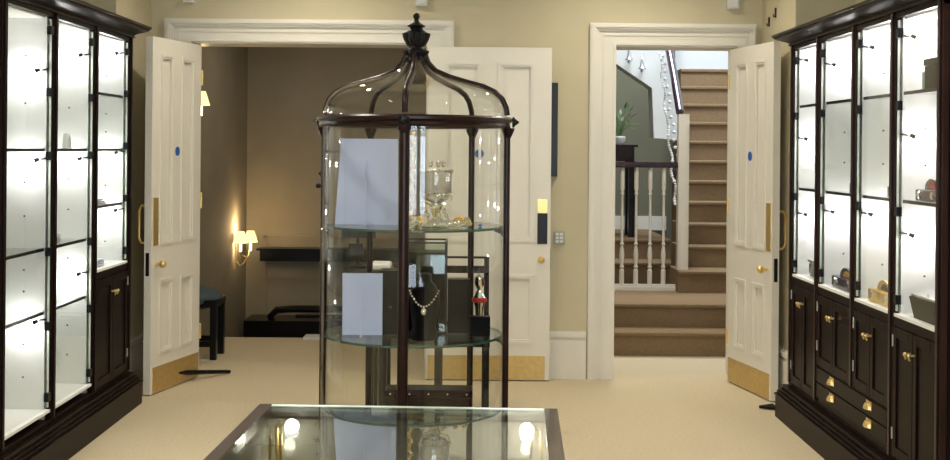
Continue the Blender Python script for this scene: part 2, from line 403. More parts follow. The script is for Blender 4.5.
tag(MB().box(-1.29, -1.02, 9.75, 9.93, 0, .018).build('floor_mat', 'plastic'), 'small white mat lying at the far edge of the hall carpet', 'mat')

# stool in the hall
t = thing('upholstered_stool', (-1.93, 8.93, 0), 'dark wood stool with blue grey padded seat, half behind the left door leaf', 'stool')
x0, x1, y0, y1 = -2.14, -1.77, 8.78, 9.10
MB().box(x0, x1, y0, y1, .37, .42).build('seat_frame', 'black', t)
m = MB(); m.ball(((x0+x1)/2, (y0+y1)/2, .42), .19, .45, 24, 14); m.build('seat_cushion', 'seat', t)
for x in (x0+.025, x1-.025):
    for y in (y0+.025, y1-.025): MB().box(x-.022, x+.022, y-.022, y+.022, 0, .37).build('leg', 'black', t)
for y in (y0+.025, y1-.025): MB().box(x0+.04, x1-.04, y-.012, y+.012, .09, .13).build('stretcher', 'black', t)
tag(MB().tube([(-1.845, 7.80, .085), (-1.80, 7.95, .062), (-1.58, 8.28, .012)], [.006, .016, .012], 8).build('door_wedge', 'black'), 'black rod shaped door stay lying against the left door leaf', 'door stop')
m = MB().tube([(1.70, 7.29, .012), (1.77, 7.26, .02), (1.80, 7.24, .012)], [.009, .018, .006], 8)
m.tube([(1.74, 7.34, .008), (1.765, 7.26, .015), (1.80, 7.31, .008)], .007, 6)
tag(m.build('door_wedge', 'black'), 'small black door stay on the carpet at the foot of the right door leaf', 'door stop')

# ---------------------------------------------------------------- stair hall contents
t = thing('stair_balustrade', (1.4, 10.25, 2*RS), 'white turned balustrade with dark handrail across the stair landing', 'balustrade')
by, z0, zr = 10.25, 2*RS, 1.36
MB().box(.62, 1.70, by-.03, by+.03, z0, z0+.03).box(.62, 1.70, by-.02, by+.02, z0+.03, z0+.05).build('bottom_rail', 'trim', t)
m = MB(); m.prism([(by-.035, zr), (by+.035, zr), (by+.04, zr+.02), (by+.03, zr+.045), (by-.03, zr+.045), (by-.04, zr+.02)], 'x', .62, 1.72); m.build('handrail', 'rail', t)
def baluster(x, y, z0, z1):
    h = z1-z0; p = [(.02, 0), (.02, .12), (.012, .13), (.019, .15), (.012, .165), (.017, .20), (.021, .25), (.016, .30), (.010, .33), (.018, .345), (.010, .36), (.012, .40), (.011, .62), (.010, .76), (.016, .775), (.010, .79), (.018, .82), (.018, 1)]
    return MB().lathe([(r, z0+q*h) for r, q in p], (x, y), 12)
for px in (608, 622, 636, 650, 663.5):
    x = (px-469.3)*by/F; baluster(x, by, z0+.05, zr).build('baluster', 'trim', t)
xn = (683-469.3)*10.2/F
m = MB().box(xn-.043, xn+.043, 10.19, 10.28, z0, 1.80).box(xn-.03, xn+.03, 10.18, 10.19, z0+.15, 1.72); m.build('newel_post', 'trim', t)
MB().box(xn-.02, xn+.035, 10.28, 10.42, z0, 1.2).build('stair_string', 'trim', t)
a = W(667, 40, 10.9); c = W(680, 112, 10.22)
MB().tube([(a[0], 10.9, a[1]), ((a[0]*.45+c[0]*.55), 10.5, a[1]*.45+c[1]*.55), (c[0], 10.22, c[1]+.0)], .034, 14).build('steep_handrail', 'rail', t)
# bead garland
t = thing('bead_garland', (1.7, 10.9, 1.0), 'white bead garland hanging down beside the steep handrail', 'garland')
m = MB(); m2 = MB()
for k in range(60):
    q = k/59; px = 660+ 16*q + 1.2*math.sin(q*30); py = 54+150*q
    x, z = W(px, py, 10.85); m.ball((x, 10.85+.02*math.cos(q*40), z), .010+.006*random.random(), 1, 8, 6)
    if k % 3 == 0: x, z = W(px+3+5*q, py+2, 10.83); m2.ball((x, 10.83, z), .016, 1, 8, 6)
m.build('beads', 'bead', t); m2.build('blossoms', 'stairlight', t)
for px, py, lab in ((629, 56, 'small white bell ornament on the stair spandrel, left of the pair'), (642, 65, 'small white bell ornament on the stair spandrel, right of the pair')):
    x, z = W(px, py, 10.95); m = MB().lathe([(.006, z+.05), (.012, z+.03), (.02, z-.01), (.036, z-.03), (.03, z-.035)], (x, 10.95), 14)
    m.ball((x, 10.95, z-.05), .014); m.cyl((x, 10.95, z+.05), (x, 10.99, z+.09), .004)
    tag(m.build('bell_ornament', 'steel'), lab, 'ornament')
t = thing('console_table', (1.30, 11.5, .708), 'dark console table behind the balustrade holding a plant pot', 'console table')
xa, xb = .98, 1.50
MB().box(xa, xb, 11.4, 11.7, 1.40, 1.53).build('drawer_box', 'maho', t); MB().box(xa-.03, xb+.03, 11.38, 11.72, 1.53, 1.552).build('table_top', 'maho', t)
for x in (xa+.02, xb-.02):
    for y in (11.43, 11.67): MB().box(x-.03, x+.03, y-.03, y+.03, .708, 1.40).build('leg', 'black', t)
pp = thing('potted_plant', (1.38, 11.55, 1.552), 'leafy plant in a small white pot on the dark console table', 'plant')
MB().lathe([(.03, 1.552), (.055, 1.58), (.06, 1.62), (.05, 1.63)], (1.38, 11.55), 18).build('pot', 'bead', pp)
m = MB()
for k in range(26):
    a = random.uniform(0, 6.28); l = random.uniform(.10, .24); h = random.uniform(.08, .34)
    p0 = Vector((1.38, 11.55, 1.62)); p2 = p0+Vector((math.cos(a)*l, math.sin(a)*l*.5, h)); p1 = (p0+p2)/2+Vector((0, 0, .05))
    m.tube([p0, p1, p2], .002, 4)
    s = Vector((-math.sin(a), math.cos(a), .3)).normalized()*.016; d = (p2-p1).normalized()*.035
    v = [m.bm.verts.new(q) for q in (p2-d, p2+s, p2+d*1.3, p2-s)]; m.bm.faces.new(v)
m.build('foliage', 'leaf', pp)

# ---------------------------------------------------------------- wall display cabinets
def cabinet(sg, label, XF, depth, ys, bays, zplinth=.185, ztop=2.045, zcor=2.13, lampW=1.3):
    """ys: far-edge Y of each post from the far end to the near end; bays: dict per bay"""
    X = lambda a: sg*a
    yfar, ynear = ys[0], ys[-1]-.06
    t = thing('display_cabinet', (X(XF+depth/2), (yfar+ynear)/2, 0), label, 'display cabinet')
    bx = lambda m, xa, xb, y0, y1, z0, z1: m.box(min(X(xa), X(xb)), max(X(xa), X(xb)), y0, y1, z0, z1)
    XB = XF+depth
    m = MB()
    for i, (o, z0, z1) in enumerate(((.066, 0, .125), (.072, .125, .135), (.058, .135, .15), (.045, .15, .165), (.032, .165, zplinth), (.0, zplinth, zplinth+.02))):
        bx(m, XF-o, XB, ynear-.02, yfar+o*.5, z0, z1)
    m.build('plinth', 'wood', t)
    m = MB(); n = 24; zc0 = ztop-.012; loops = []
    prf = [(.0, 0), (.016, 0), (.016, .10), (.010, .10)] + [(.010+.080*(q-.14*math.sin(2*math.pi*q)), .12+.68*q) for q in [k/n for k in range(n+1)]] + [(.098, .80), (.098, 1), (0, 1)]
    for o, q in prf:
        z = zc0+(zcor-zc0)*q
        loops.append([m.bm.verts.new(p) for p in ((X(XF-o), ynear-o*.6, z), (X(XF-o), yfar+o*.6, z), (X(XB), yfar+o*.6, z), (X(XB), ynear-o*.6, z))])
    for A, B in zip(loops, loops[1:]):
        for k in range(4): m.bm.faces.new((A[k], A[(k+1) % 4], B[(k+1) % 4], B[k]))
    m.bm.faces.new(loops[0][::-1]); m.bm.faces.new(loops[-1])
    m.build('cornice', 'woodc', t)
    m = MB(); bx(m, XF+.0, XF+.025, ynear, yfar, ztop-.035, ztop-.012); bx(m, XF+.026, XB, ynear, yfar, ztop-.03, ztop-.013); m.build('top_rail', 'wood', t)
    m = MB(); bx(m, XB-.015, XB, ynear+.01, yfar-.01, zplinth+.02, ztop-.03); m.build('back_panel', 'lining', t)
    m = MB(); bx(m, XF+.026, XB-.015, yfar-.03, yfar, zplinth+.02, ztop-.03); m.build('end_panel', 'wood', t); m = MB(); bx(m, XF+.026, XB-.015, ynear, ynear+.03, zplinth+.02, ztop-.03); m.build('end_panel', 'wood', t)
    m = MB(); bx(m, XF+.04, XB-.016, ynear+.03, yfar-.03, ztop-.04, ztop-.031); m.build('ceiling_board', 'lining', t)
    for i, y in enumerate(ys):
        zb = zplinth+.02
        if i > 0 and i < len(ys)-1 and bays[i].get('drawers') and bays[i-1].get('drawers'): zb = .395
        m = MB(); bx(m, XF-.004, XF+.025, y-.06, y, zb, ztop-.012); bx(m, XF-.010, XF-.003, y-.045, y-.015, zb, ztop-.012); m.build('post', 'maho' if sg > 0 else 'wood', t, bevel=.003)
        if i < len(ys)-1:
            # divider or lining seen on the far side of this bay
            m = MB(); bx(m, XF+.03, XB-.015, y-.062, y-.032, zplinth+.02, ztop-.03); 
            m.mi = 1
            bb = bays[i]; zl = [bb['z0']]+bb['shelves']+[ztop]
            zl = sorted(zl)
            for a, c in zip(zl, zl[1:]):
                for q in (.33, .67):
                    z = a+(c-a)*q; xx = X(XF+.13); m.cyl((xx, y-.0625, z), (xx, y-.062, z), .005, seg=8)
            m.build('divider', ['lining', 'black'], t)
    for i, bb in enumerate(bays):
        ya, yb = ys[i+1], ys[i]-.06   # near, far limits of the opening
        yb2 = yb
        z0 = bb['z0']
        # counter
        m = MB(); bx(m, XF+.03, XB-.015, ya+.0, yb-.004, z0-.03, z0); bx(m, XF+.001, XF+.03, ya+.0, yb-.0, z0-.013, z0); m.build('counter', 'lining', t)
        for z in bb['shelves']:
            m = MB(); bx(m, XF+.045, XB-.02, ya-.03, yb-.004, z-.006, z+.004); m.mi = 1; bx(m, XF+.034, XF+.045, ya-.03, yb-.004, z-.009, z+.005); m.build('shelf', ['hglass', 'black'], t)
        # glass door
        g = MB(); bx(g, XF+.008, XF+.014, ya+.006, yb-.006, z0+.01, ztop-.045); gd = g.build('glass_door', 'glass', t)
        m = MB(); bx(m, XF+.006, XF+.015, yb-.011, yb-.006, z0+.01, ztop-.045); m.build('glass_edge', 'gedgel', gd)
        zz = [z0+.06] + [z for z in bb['clips']] + [ztop-.10]
        for z in zz:
            m = MB(); bx(m, XF-.002, XF+.02, yb-.035, yb, z-.02, z+.02); m.build('clip', 'black', gd)
        for z in bb['lamps']:
            y = yb-.05; m = MB(); m.cyl((X(XF+.02), yb-.01, z+.02), (X(XF+.055), yb-.0, z+.014), .004, seg=8)
            m.cyl((X(XF+.05), y+.01, z+.016), (X(XF+.072), y+.004, z+.006), .008, .010, 12)
            sp = m.build('spotlight', 'black', t)
            m = MB(); m.ball((X(XF+.076), y+.002, z+.004), .011, 1, 10, 8); m.build('bulb', 'led', sp)
            light('spot_glow', 'POINT', (X(XF+.12), y-.03, z-.01), lampW, ((1, .92, .94) if sg > 0 else (1, .96, .95)), .015, parent=t)
        if z0 > .4:
            zd = .395 if bb.get('drawers') else zplinth+.02
            m = MB(); bx(m, XF+.0, XF+.022, ya, yb, z0-.05, z0-.013); m.build('counter_rail', 'wood', t)
            yc = (ya+yb)/2
            for (a, c, s) in ((ya+.003, yc-.002, -1), (yc+.002, yb-.003, 1)):
                m = MB(); bx(m, XF+.004, XF+.022, a, c, zd+.004, z0-.054)
                w_ = .04
                bx(m, XF-.003, XF+.006, a, a+w_, zd+.004, z0-.054); bx(m, XF-.003, XF+.006, c-w_, c, zd+.004, z0-.054)
                bx(m, XF-.003, XF+.006, a+w_, c-w_, zd+.004, zd+.05); bx(m, XF-.003, XF+.006, a+w_, c-w_, z0-.10, z0-.054)
                d = m.build('cupboard_door', 'wood', t, bevel=.002)
                yk = (yc-.022) if s < 0 else (yc+.022)
                k = MB(); zk = z0-.14
                k.cyl((X(XF-.003), yk, zk), (X(XF-.022), yk, zk), .005, seg=10); k.ball((X(XF-.026), yk, zk), .009, 1, 10, 8)
                k.tube([(X(XF-.022), yk, zk), (X(XF-.026), yk, zk-.01), (X(XF-.022), yk, zk-.02)], .004, 6); k.build('handle', 'brass', d)
                yh = c-.004 if s > 0 else a+.004
                if s > 0:
                    for zz in (zd+.08, z0-.14): MB().cyl((X(XF-.004), yh, zz), (X(XF-.004), yh, zz+.05), .005, seg=8).build('hinge', 'steel', d)
    # wide drawers under neighbouring bays
    dr = [i for i, bb in enumerate(bays) if bb.get('drawers')]
    if dr:
        ya, yb = ys[dr[-1]+1], ys[dr[0]]-.06
        m = MB(); bx(m, XF+.003, XF+.022, ya, yb, zplinth+.02, .395); m.build('drawer_rail', 'wood', t)
        for z0, z1 in ((.232, .308), (.314, .388)):
            m = MB(); bx(m, XF-.004, XF+.02, ya+.006, yb-.006, z0, z1); d = m.build('drawer', 'wood', t, bevel=.003)
            for i in dr:
                yc = (ys[i]-.06+ys[i+1])/2; zc = (z0+z1)/2-.005
                k = MB()
                for a in range(6):
                    a0, a1 = R(a*30), R((a+1)*30)
                    for (r0, d0, r1, d1) in ((.034, .0, .030, .014), (.030, .014, .018, .022), (.018, .022, 0.001, .024)):
                        P = lambda r, dd, an: k.bm.verts.new((X(XF-.004-dd), yc+r*math.cos(an), zc+r*math.sin(an)))
                        k.bm.faces.new((P(r0, d0, a0), P(r0, d0, a1), P(r1, d1, a1), P(r1, d1, a0)))
                bx(k, XF-.006, XF-.003, yc-.036, yc+.036, zc-.004, zc+.036)
                k.build('cup_pull', 'brass', d)
    return t
cabinet(1, 'dark mahogany display cabinet along the right wall, with brass handled drawers', 1.81, .42, [7.06, 6.54, 5.93, 5.385, 4.845], [
    dict(z0=.817, shelves=[1.295, 1.755], clips=[1.25, 1.70], lamps=[2.00, 1.56, 1.14]),
    dict(z0=.817, shelves=[1.295, 1.755], clips=[1.25, 1.70], lamps=[1.94, 1.18], drawers=True),
    dict(z0=.817, shelves=[1.295, 1.755], clips=[1.25, 1.70], lamps=[1.98, 1.20], drawers=True),
    dict(z0=.817, shelves=[1.295, 1.755], clips=[1.25, 1.70], lamps=[1.98, 1.56, 1.14]),
], ztop=2.108, zcor=2.160)
cabinet(-1, 'dark wood display cabinet along the left wall with tall lit glazed bays', 1.97, .42, [7.27, 6.605, 5.96, 5.31], [
    dict(z0=.84, shelves=[1.17, 1.48, 1.785], clips=[1.2, 1.5, 1.8], lamps=[2.02, 1.45, 1.12]),
    dict(z0=.255, shelves=[.71, 1.01, 1.48], clips=[.65, 1.0, 1.45, 1.75], lamps=[1.96, 1.42, .82]),
    dict(z0=.255, shelves=[.71, 1.01, 1.48], clips=[.65, 1.0, 1.45, 1.75], lamps=[1.84, 1.42, .66]),
], ztop=2.14, zcor=2.197)

# ---------------------------------------------------------------- goods in the wall cabinets
def arch_box(name, lab, x, y0, y1, z, h, m1, m2):
    L = y1-y0; t = thing(name, (x, (y0+y1)/2, z), lab, 'ornament')
    MB().box(x, x+.065, y0, y1, z, z+h*.5).build('case', m1, t, bevel=.006)
    pr = [(y0+L*.45+L*.27*math.cos(R(a)), z+h*.5+h*.45*math.sin(R(a))) for a in range(0, 181, 15)]
    MB().prism(pr, 'x', x+.014, x+.06).build('arched_lid', m1, t)
    pr2 = [(y0+L*.40+L*.14*math.cos(R(a)), z+h*.56+h*.26*math.sin(R(a))) for a in range(0, 181, 15)]
    MB().prism(pr2, 'x', x+.012, x+.03).build('arch_inset', m2, t)
    for q in (.22, .80): MB().cyl((x-.008, y0+L*q, z+h*.28), (x+.004, y0+L*q, z+h*.28), h*.15).build('stud', 'silver', t)
arch_box('ornamental_case', 'gold ornamental case with arched lid on the right cabinet counter', 1.845, 5.46, 5.78, .818, .115, 'gold', 'maho')
arch_box('ornamental_case', 'aubergine ornamental case with arched lid on the right cabinet counter', 1.85, 6.03, 6.38, .818, .115, 'purple', 'gold')
arch_box('ornamental_case', 'dark ornamental case with red inset on the right cabinet middle shelf', 1.86, 4.96, 5.22, 1.30, .10, 'purple', 'red')
tag(MB().box(1.87, 1.93, 5.56, 5.60, 1.30, 1.35).build('small_box', 'purple', bevel=.004), 'tiny dark box on the middle shelf above the gold case', 'box')
tag(MB().box(1.87, 1.93, 6.12, 6.16, 1.30, 1.35).build('small_box', 'greyc', bevel=.004), 'tiny grey box on the middle shelf above the aubergine case', 'box')
t = thing('glass_casket', (1.92, 6.8, .818), 'small clear glass box with dark end on the far right counter', 'box')
MB().box(1.87, 1.96, 6.64, 6.86, .818, .90).build('body', 'greyc', t, bevel=.004); MB().box(1.86, 1.97, 6.63, 6.87, .90, .91).build('lid', 'silver', t)
MB().box(1.866, 1.872, 6.82, 6.86, .84, .89).build('label_plate', 'silver', t)
t = thing('jewellery_tray', (1.93, 5.08, .818), 'charcoal flared tray with a sloping silvery glass top on the near right counter', 'tray')
m = MB()
lo = [(1.842, 4.87), (1.842, 5.17), (2.05, 5.17), (2.05, 4.87)]; hi = [(1.845, 4.86, .90), (1.845, 5.24, .90), (2.10, 5.24, .95), (2.10, 4.86, .95)]
A = [m.bm.verts.new((x, y, .8185)) for x, y in lo]; B = [m.bm.verts.new(p) for p in hi]
m.bm.faces.new(A[::-1])
for i in range(4): m.bm.faces.new((A[i], A[(i+1) % 4], B[(i+1) % 4], B[i]))
m.bm.faces.new(B); m.build('tray_body', 'tray', t)
m = MB(); v = [m.bm.verts.new((x, y, z+dz)) for dz in (.004, .012) for x, y, z in ((1.85, 4.87, .901), (1.85, 5.23, .901), (2.09, 5.23, .948), (2.09, 4.87, .948))]
for q in ((0, 1, 2, 3), (7, 6, 5, 4), (0, 4, 5, 1), (1, 5, 6, 2), (2, 6, 7, 3), (3, 7, 4, 0)): m.bm.faces.new([v[i] for i in q])
m.build('glass_top', 'silver', t)
t = thing('black_case', (1.95, 5.06, 1.76), 'black case with closed lid on the near right top shelf', 'case')
MB().box(1.862, 2.04, 4.93, 5.13, 1.76, 1.855).build('body', 'leather', t, bevel=.003); MB().box(1.858, 2.044, 4.926, 5.134, 1.856, 1.885).build('lid', 'leather', t, bevel=.004)
tag(MB().box(1.90, 1.92, 5.16, 5.26, 1.76, 1.84).build('grey_card', 'greyc'), 'plain grey card standing beside the black case', 'card')
# left cabinet goods
t = thing('perfume_bottle', (-2.03, 6.13, 1.0155), 'small glass bottle with amber centre on a left cabinet shelf', 'bottle')
MB().box(-2.055, -2.01, 6.10, 6.15, 1.0155, 1.065).build('glass_body', 'crystal', t, bevel=.004); MB().box(-2.045, -2.02, 6.11, 6.14, 1.018, 1.05).build('liquid', 'gold', t)
MB().cyl((-2.032, 6.125, 1.066), (-2.032, 6.125, 1.085), .011).build('stopper', 'silver', t)
t = thing('upright_box', (-2.04, 6.06, .256), 'tall black box with a pale oval front standing at the foot of the left cabinet', 'box')
MB().box(-2.06, -2.02, 6.0, 6.07, .256, .375).build('body', 'leather', t, bevel=.004); MB().cyl((-2.021, 6.035, .31), (-2.016, 6.035, .31), .018).build('oval', 'greyc', t)
for k, (z, y) in enumerate(((.846, 6.72), (1.176, 6.72))):
    t = thing('folded_papers', (-2.08, y, z), 'stack of white cards on the %s of the far left bay' % ('counter' if k == 0 else 'lowest shelf'), 'cards')
    for j in range(3): MB().box(-2.12+j*.006, -2.01-j*.006, y-.02+j*.01, y+.20-j*.01, z+.012*j, z+.012*j+.008).build('card', 'card' if j == 1 else 'plastic', t)
tag(MB().prism([(6.30, 1.485), (6.38, 1.485), (6.36, 1.54), (6.33, 1.565), (6.31, 1.53)], 'x', -2.06, -2.03).build('white_figurine', 'bead', bevel=.006), 'small pale figurine on the upper shelf of the middle left bay', 'figurine')

# ---------------------------------------------------------------- round glass display cabinet
cx, cy = -.2425, 5.5; RG = .405
ZP = lambda py: 1.5+(149-(py+.5))*.0044
t = thing('round_display_cabinet', (cx, cy, 0), 'tall round glass display cabinet with dark domed top and urn finial', 'display cabinet')
MB().lathe([(.44, 0), (.44, .05), (.425, .07), (.415, .10), (.41, .14), (.42, .15), (.42, .165)], (cx, cy), 64).build('base', 'maho', t)
zr0, zr1 = 1.592, 1.640
MB().lathe([(.395, zr0+.004), (.412, zr0), (.42, zr0+.008), (.418, zr0+.02), (.43, zr0+.03), (.43, zr0+.04), (.42, zr1), (.40, zr1), (.395, zr1-.008), (.395, zr0+.004)], (cx, cy), 80).build('ring', 'maho', t)
ANG = [-3.5, 83, 142, 213, 263]
rad = lambda r, a, z: (cx+r*math.sin(R(a)), cy-r*math.cos(R(a)), z)
prof = [(92, 115), (91, 108), (87, 99), (80, 92), (68, 86.5), (51, 82), (34, 77), (20, 71), (12.5, 63), (9, 55)]
prof = [(r*.0044, ZP(y)) for r, y in prof]
for a in ANG:
    pr = .0225 if a == -3.5 else .0145
    MB().cyl(rad(RG+.002, a, .16), rad(RG+.002, a, zr0+.01), pr, seg=14).build('pole', 'maho', t)
    MB().tube([rad(r+.002, a, z) for r, z in prof], .0125 if a != -3.5 else .014, 10).build('dome_rib', 'maho', t)
    MB().lathe([(.01, zr0-.05), (.028, zr0-.012), (.03, zr0+.0)], rad(RG+.005, a, 0)[:2], 14).build('pole_collar', 'maho', t)
    k = MB(); k.tube([rad(.43, a, zr0+.026), rad(.436, a, zr0+.026), rad(.444, a, zr0+.026), rad(.458, a, zr0+.026)], [.024, .024, .014, .004], 12); k.build('boss', 'black', t)
for i, a in enumerate(ANG):
    c = ANG[(i+1) % 5]; c = c if c > a else c+360
    n = max(6, int((c-a)/4))
    MB().lathe([(RG-.004, .165), (RG-.004, zr0), (RG, zr0), (RG, .165), (RG-.004, .165)], (cx, cy), n, a+1.5, c-1.5).build('curved_pane', 'cglass', t)
    dp = prof[:-1]; dq = [(r-.004, z-.002) for r, z in dp][::-1]
    MB().lathe(dp+dq+[dp[0]], (cx, cy), n, a+1.5, c-1.5).build('dome_pane', 'cglass', t)
fz = [(11.5, 61), (11.8, 58), (9.5, 56), (11.5, 53.5), (12, 51), (8, 49), (7, 47), (9, 45), (11.5, 40), (12.7, 36), (13, 33.5), (10, 32.5), (7, 30), (6.2, 27.8), (8.5, 27), (9.3, 26), (7, 24.6), (4, 23), (2.4, 20.5), (2.3, 19.3)]
MB().lathe([(r*.0044, ZP(y)) for r, y in fz], (cx+.002, cy), 48, mod=lambda a, z: 1+(.09*math.cos(12*a) if ZP(46) < z < ZP(32) or z < ZP(50.5) else 0)).ball((cx+.002, cy, ZP(16.4)), .0155).build('finial', 'black', t)
def gshelf(z, nm):
    s = MB().lathe([(.001, z), (RG-.018, z), (RG-.018, z+.010), (.001, z+.010)], (cx, cy), 72).build('glass_shelf', 'sglass', t)
    MB().lathe([(RG-.019, z-.0005), (RG-.013, z-.0005), (RG-.013, z+.0085), (RG-.019, z+.0085), (RG-.019, z-.0005)], (cx, cy), 72).build('rim', 'gedge', s)
    for a in ANG: MB().tube([rad(RG-.005, a, z-.03), rad(RG-.02, a, z-.014), rad(RG-.05, a, z-.006)], [.012, .012, .008], 8).build('shelf_bracket', 'black', t)
Z1, Z2 = 1.155, .682
gshelf(Z1, 0); gshelf(Z2, 1)
MB().lathe([(.001, .166), (RG-.006, .166), (RG-.006, .176), (.001, .176)], (cx, cy), 64).build('floor_board', 'linen', t)
# little lock on the left side
k = MB().cyl(rad(RG+.01, 258, 1.33), rad(RG+.035, 258, 1.33), .008, seg=8); k.ball(rad(RG+.04, 258, 1.33), .012); k.build('lock', 'black', t); MB().tube([rad(RG+.008, 262, 1.37), rad(RG+.026, 262, 1.385), rad(RG+.008, 262, 1.40)], .005, 6).build('lock_hasp', 'black', t)
zt, zb = Z1+.0105, Z2+.0105
# pale cards on easel struts
def card(x0, x1, y, z, h, lab, lean=.04, inset=0):
    q = thing('display_card', ((x0+x1)/2, y, z), lab, 'display card')
    m = MB()
    v = [m.bm.verts.new(p) for p in ((x0, y, z), (x1, y, z), (x1, y-lean, z+h), (x0+inset, y-lean, z+h), (x0, y+.006, z), (x1, y+.006, z), (x1, y-lean+.006, z+h), (x0+inset, y-lean+.006, z+h))]
    for f in ((0, 1, 2, 3), (7, 6, 5, 4), (0, 4, 5, 1), (1, 5, 6, 2), (2, 6, 7, 3), (3, 7, 4, 0)): m.bm.faces.new([v[i] for i in f])
    m.build('board', 'card', q)
    xm = (x0+x1)/2; m = MB(); v = []
    m.box(xm-.004, xm+.004, y-.085, y-.005, z, z+.003); m.tube([(xm, y-.08, z+.005), (xm, y-lean*.8-.004, z+h*.75)], .003, 6); m.build('strut', 'card', q)
card(-.588, -.312, 5.46, zt, .375, 'tall pale blue card on the upper glass shelf of the round cabinet', inset=.03)
card(-.545, -.372, 5.40, zb, .268, 'smaller pale blue card on the lower glass shelf of the round cabinet', lean=.01)
# crystal centrepiece
def P(px, Y=5.45): return (px-469.3-.0)*Y/F
q = thing('crystal_centrepiece', (P(436), 5.42, zt), 'crystal bowl on a beaded silver stand on the upper glass shelf', 'centrepiece')
xc, yc = P(436), 5.42
MB().lathe([(.055, zt), (.06, zt+.006), (.03, zt+.02), (.012, zt+.035), (.018, zt+.06), (.03, zt+.085), (.022, zt+.10)], (xc, yc), 24).build('stand', 'silver', q)
MB().lathe([(.02, zt+.10), (.05, zt+.115), (.068, zt+.14), (.066, zt+.20), (.07, zt+.235), (.067, zt+.235), (.063, zt+.20), (.065, zt+.145), (.048, zt+.12), (.02, zt+.104)], (xc, yc), 32).build('bowl', 'crystal', q)
m = MB()
for k in range(26):
    a = 2*math.pi*k/26
    for r, z in ((.070, .238), (.067, .135)): m.ball((xc+r*math.cos(a), yc+r*math.sin(a), zt+z+.003*math.sin(5*a)), .0055, 1, 8, 6)
for k in range(5):
    a = 2*math.pi*k/5; m.tube([(xc+.02*math.cos(a), yc+.02*math.sin(a), zt+.09), (xc+.06*math.cos(a), yc+.06*math.sin(a), zt+.10), (xc+.075*math.cos(a), yc+.075*math.sin(a), zt+.14)], .003, 6)
    m.ball((xc+.03*math.cos(a), yc+.03*math.sin(a), zt+.27), .010, 1.6, 8, 6)
for k in range(10):
    a = 2*math.pi*k/10; m.ball((xc+.045*math.cos(a), yc+.045*math.sin(a), zt+.045+.02*(k % 2)), .009, 1.3, 8, 6)
m.tube([(xc+.075*math.cos(R(a)), yc+.075*math.sin(R(a)), zt+.236) for a in range(0, 360, 15)], .0028, 6, closed=True)
m.build('beading', 'silver', q)
q = thing('beaded_column', (P(412), 5.44, zt), 'tall slim column of gold and crystal beads beside the crystal bowl', 'ornament')
m = MB(); m2 = MB(); m.lathe([(.03, zt), (.03, zt+.01), (.006, zt+.02)], (P(412), 5.44), 16)
for k in range(34):
    z = zt+.02+k*.0115; a = k*1.3; (m if k % 2 else m2).ball((P(412)+.008*math.cos(a), 5.44+.008*math.sin(a), z), .0075, 1, 8, 6)
m.cyl((P(412), 5.44, zt), (P(412), 5.44, zt+.40), .003, seg=6)
m.build('gold_beads', 'gold', q); m2.build('crystal_beads', 'silver', q)
for side, x0, x1, lab in ((0, 414, 428, 'heap of gold chain left of the crystal bowl'), (1, 450, 473, 'heap of gold chain right of the crystal bowl')):
    m = MB(); n = 90; pts = []
    for k in range(n):
        q_ = k/n; a = k*.55; xm = P((x0+x1)/2); rr = P(x1)-P(x0)
        pts.append((xm+rr*.42*math.cos(a)*(1-.3*q_), 5.36+.035*math.sin(a*.93), zt+.014+.022*q_+.006*math.sin(k)))
    m.tube(pts, .0055, 6); tag(m.build('gold_chain', 'gold'), lab, 'necklace')
m = MB()
for k in range(130): m.ball((P(409+60*random.random()), 5.26+.05*random.random(), zt+.0075+.034*random.random()**2), .0065, 1, 8, 6)
tag(m.build('crystal_necklace', 'silver'), 'tangle of silver crystal jewels along the front of the upper glass shelf', 'necklace')
tag(MB().lathe([(.001, zt), (.008, zt+.003), (.009, zt+.009), (.001, zt+.013)], (P(480), 5.4), 10).build('blue_gem', 'blue'), 'tiny blue gem at the right of the upper glass shelf', 'gem')
# lower shelf goods
q = thing('black_display_case', (P(424), 5.52, zb), 'tall black framed clear case at the middle of the lower glass shelf', 'case')
x0, x1 = P(405), P(446)
m = MB()
for x in (x0, x1):
    for y in (5.46, 5.68): m.box(x-.004, x+.004, y-.004, y+.004, zb, zb+.40)
for z in (zb+.004, zb+.396): m.box(x0, x1, 5.456, 5.464, z-.004, z+.004).box(x0, x1, 5.676, 5.684, z-.004, z+.004).box(x0-.004, x0+.004, 5.46, 5.68, z-.004, z+.004).box(x1-.004, x1+.004, 5.46, 5.68, z-.004, z+.004)
m.build('frame', 'black', q); MB().box(x0+.004, x1-.004, 5.50, 5.67, zb, zb+.35).build('inner_block', 'leather', q, bevel=.004)
for y in (5.460,): MB().box(x0+.004, x1-.004, y-.001, y+.001, zb+.005, zb+.39).build('pane', 'sglass', q)
q = thing('jewellery_bust', (P(425), 5.30, zb), 'glossy black neck bust wearing a silver pendant on the lower glass shelf', 'bust')
MB().lathe([(.055, zb), (.058, zb+.01), (.050, zb+.05), (.060, zb+.13), (.064, zb+.19), (.050, zb+.225), (.030, zb+.245), (.028, zb+.275), (.02, zb+.28)], (P(425, 5.3), 5.30), 28, mod=lambda a, z: 1).build('torso', 'leather', q)
m = MB(); xb_ = P(425, 5.3)
for k in range(15):
    a = -70+k*10; r = .064; z = zb+.215-.07*math.cos(R(a))**2
    m.ball((xb_+r*math.sin(R(a)), 5.30-r*math.cos(R(a)), z), .0055, 1, 8, 6)
m.ball((xb_, 5.232, zb+.125), .012, 1.4); m.build('pendant', 'silver', q)
q = thing('black_bag', (P(385), 5.45, zb), 'upright black leather box between the small card and the front pole', 'box')
MB().box(P(380), P(400), 5.42, 5.56, zb, zb+.275).build('body', 'leather', q, bevel=.004); MB().box(P(390), P(393), 5.417, 5.421, zb+.115, zb+.125).build('clasp', 'silver', q)
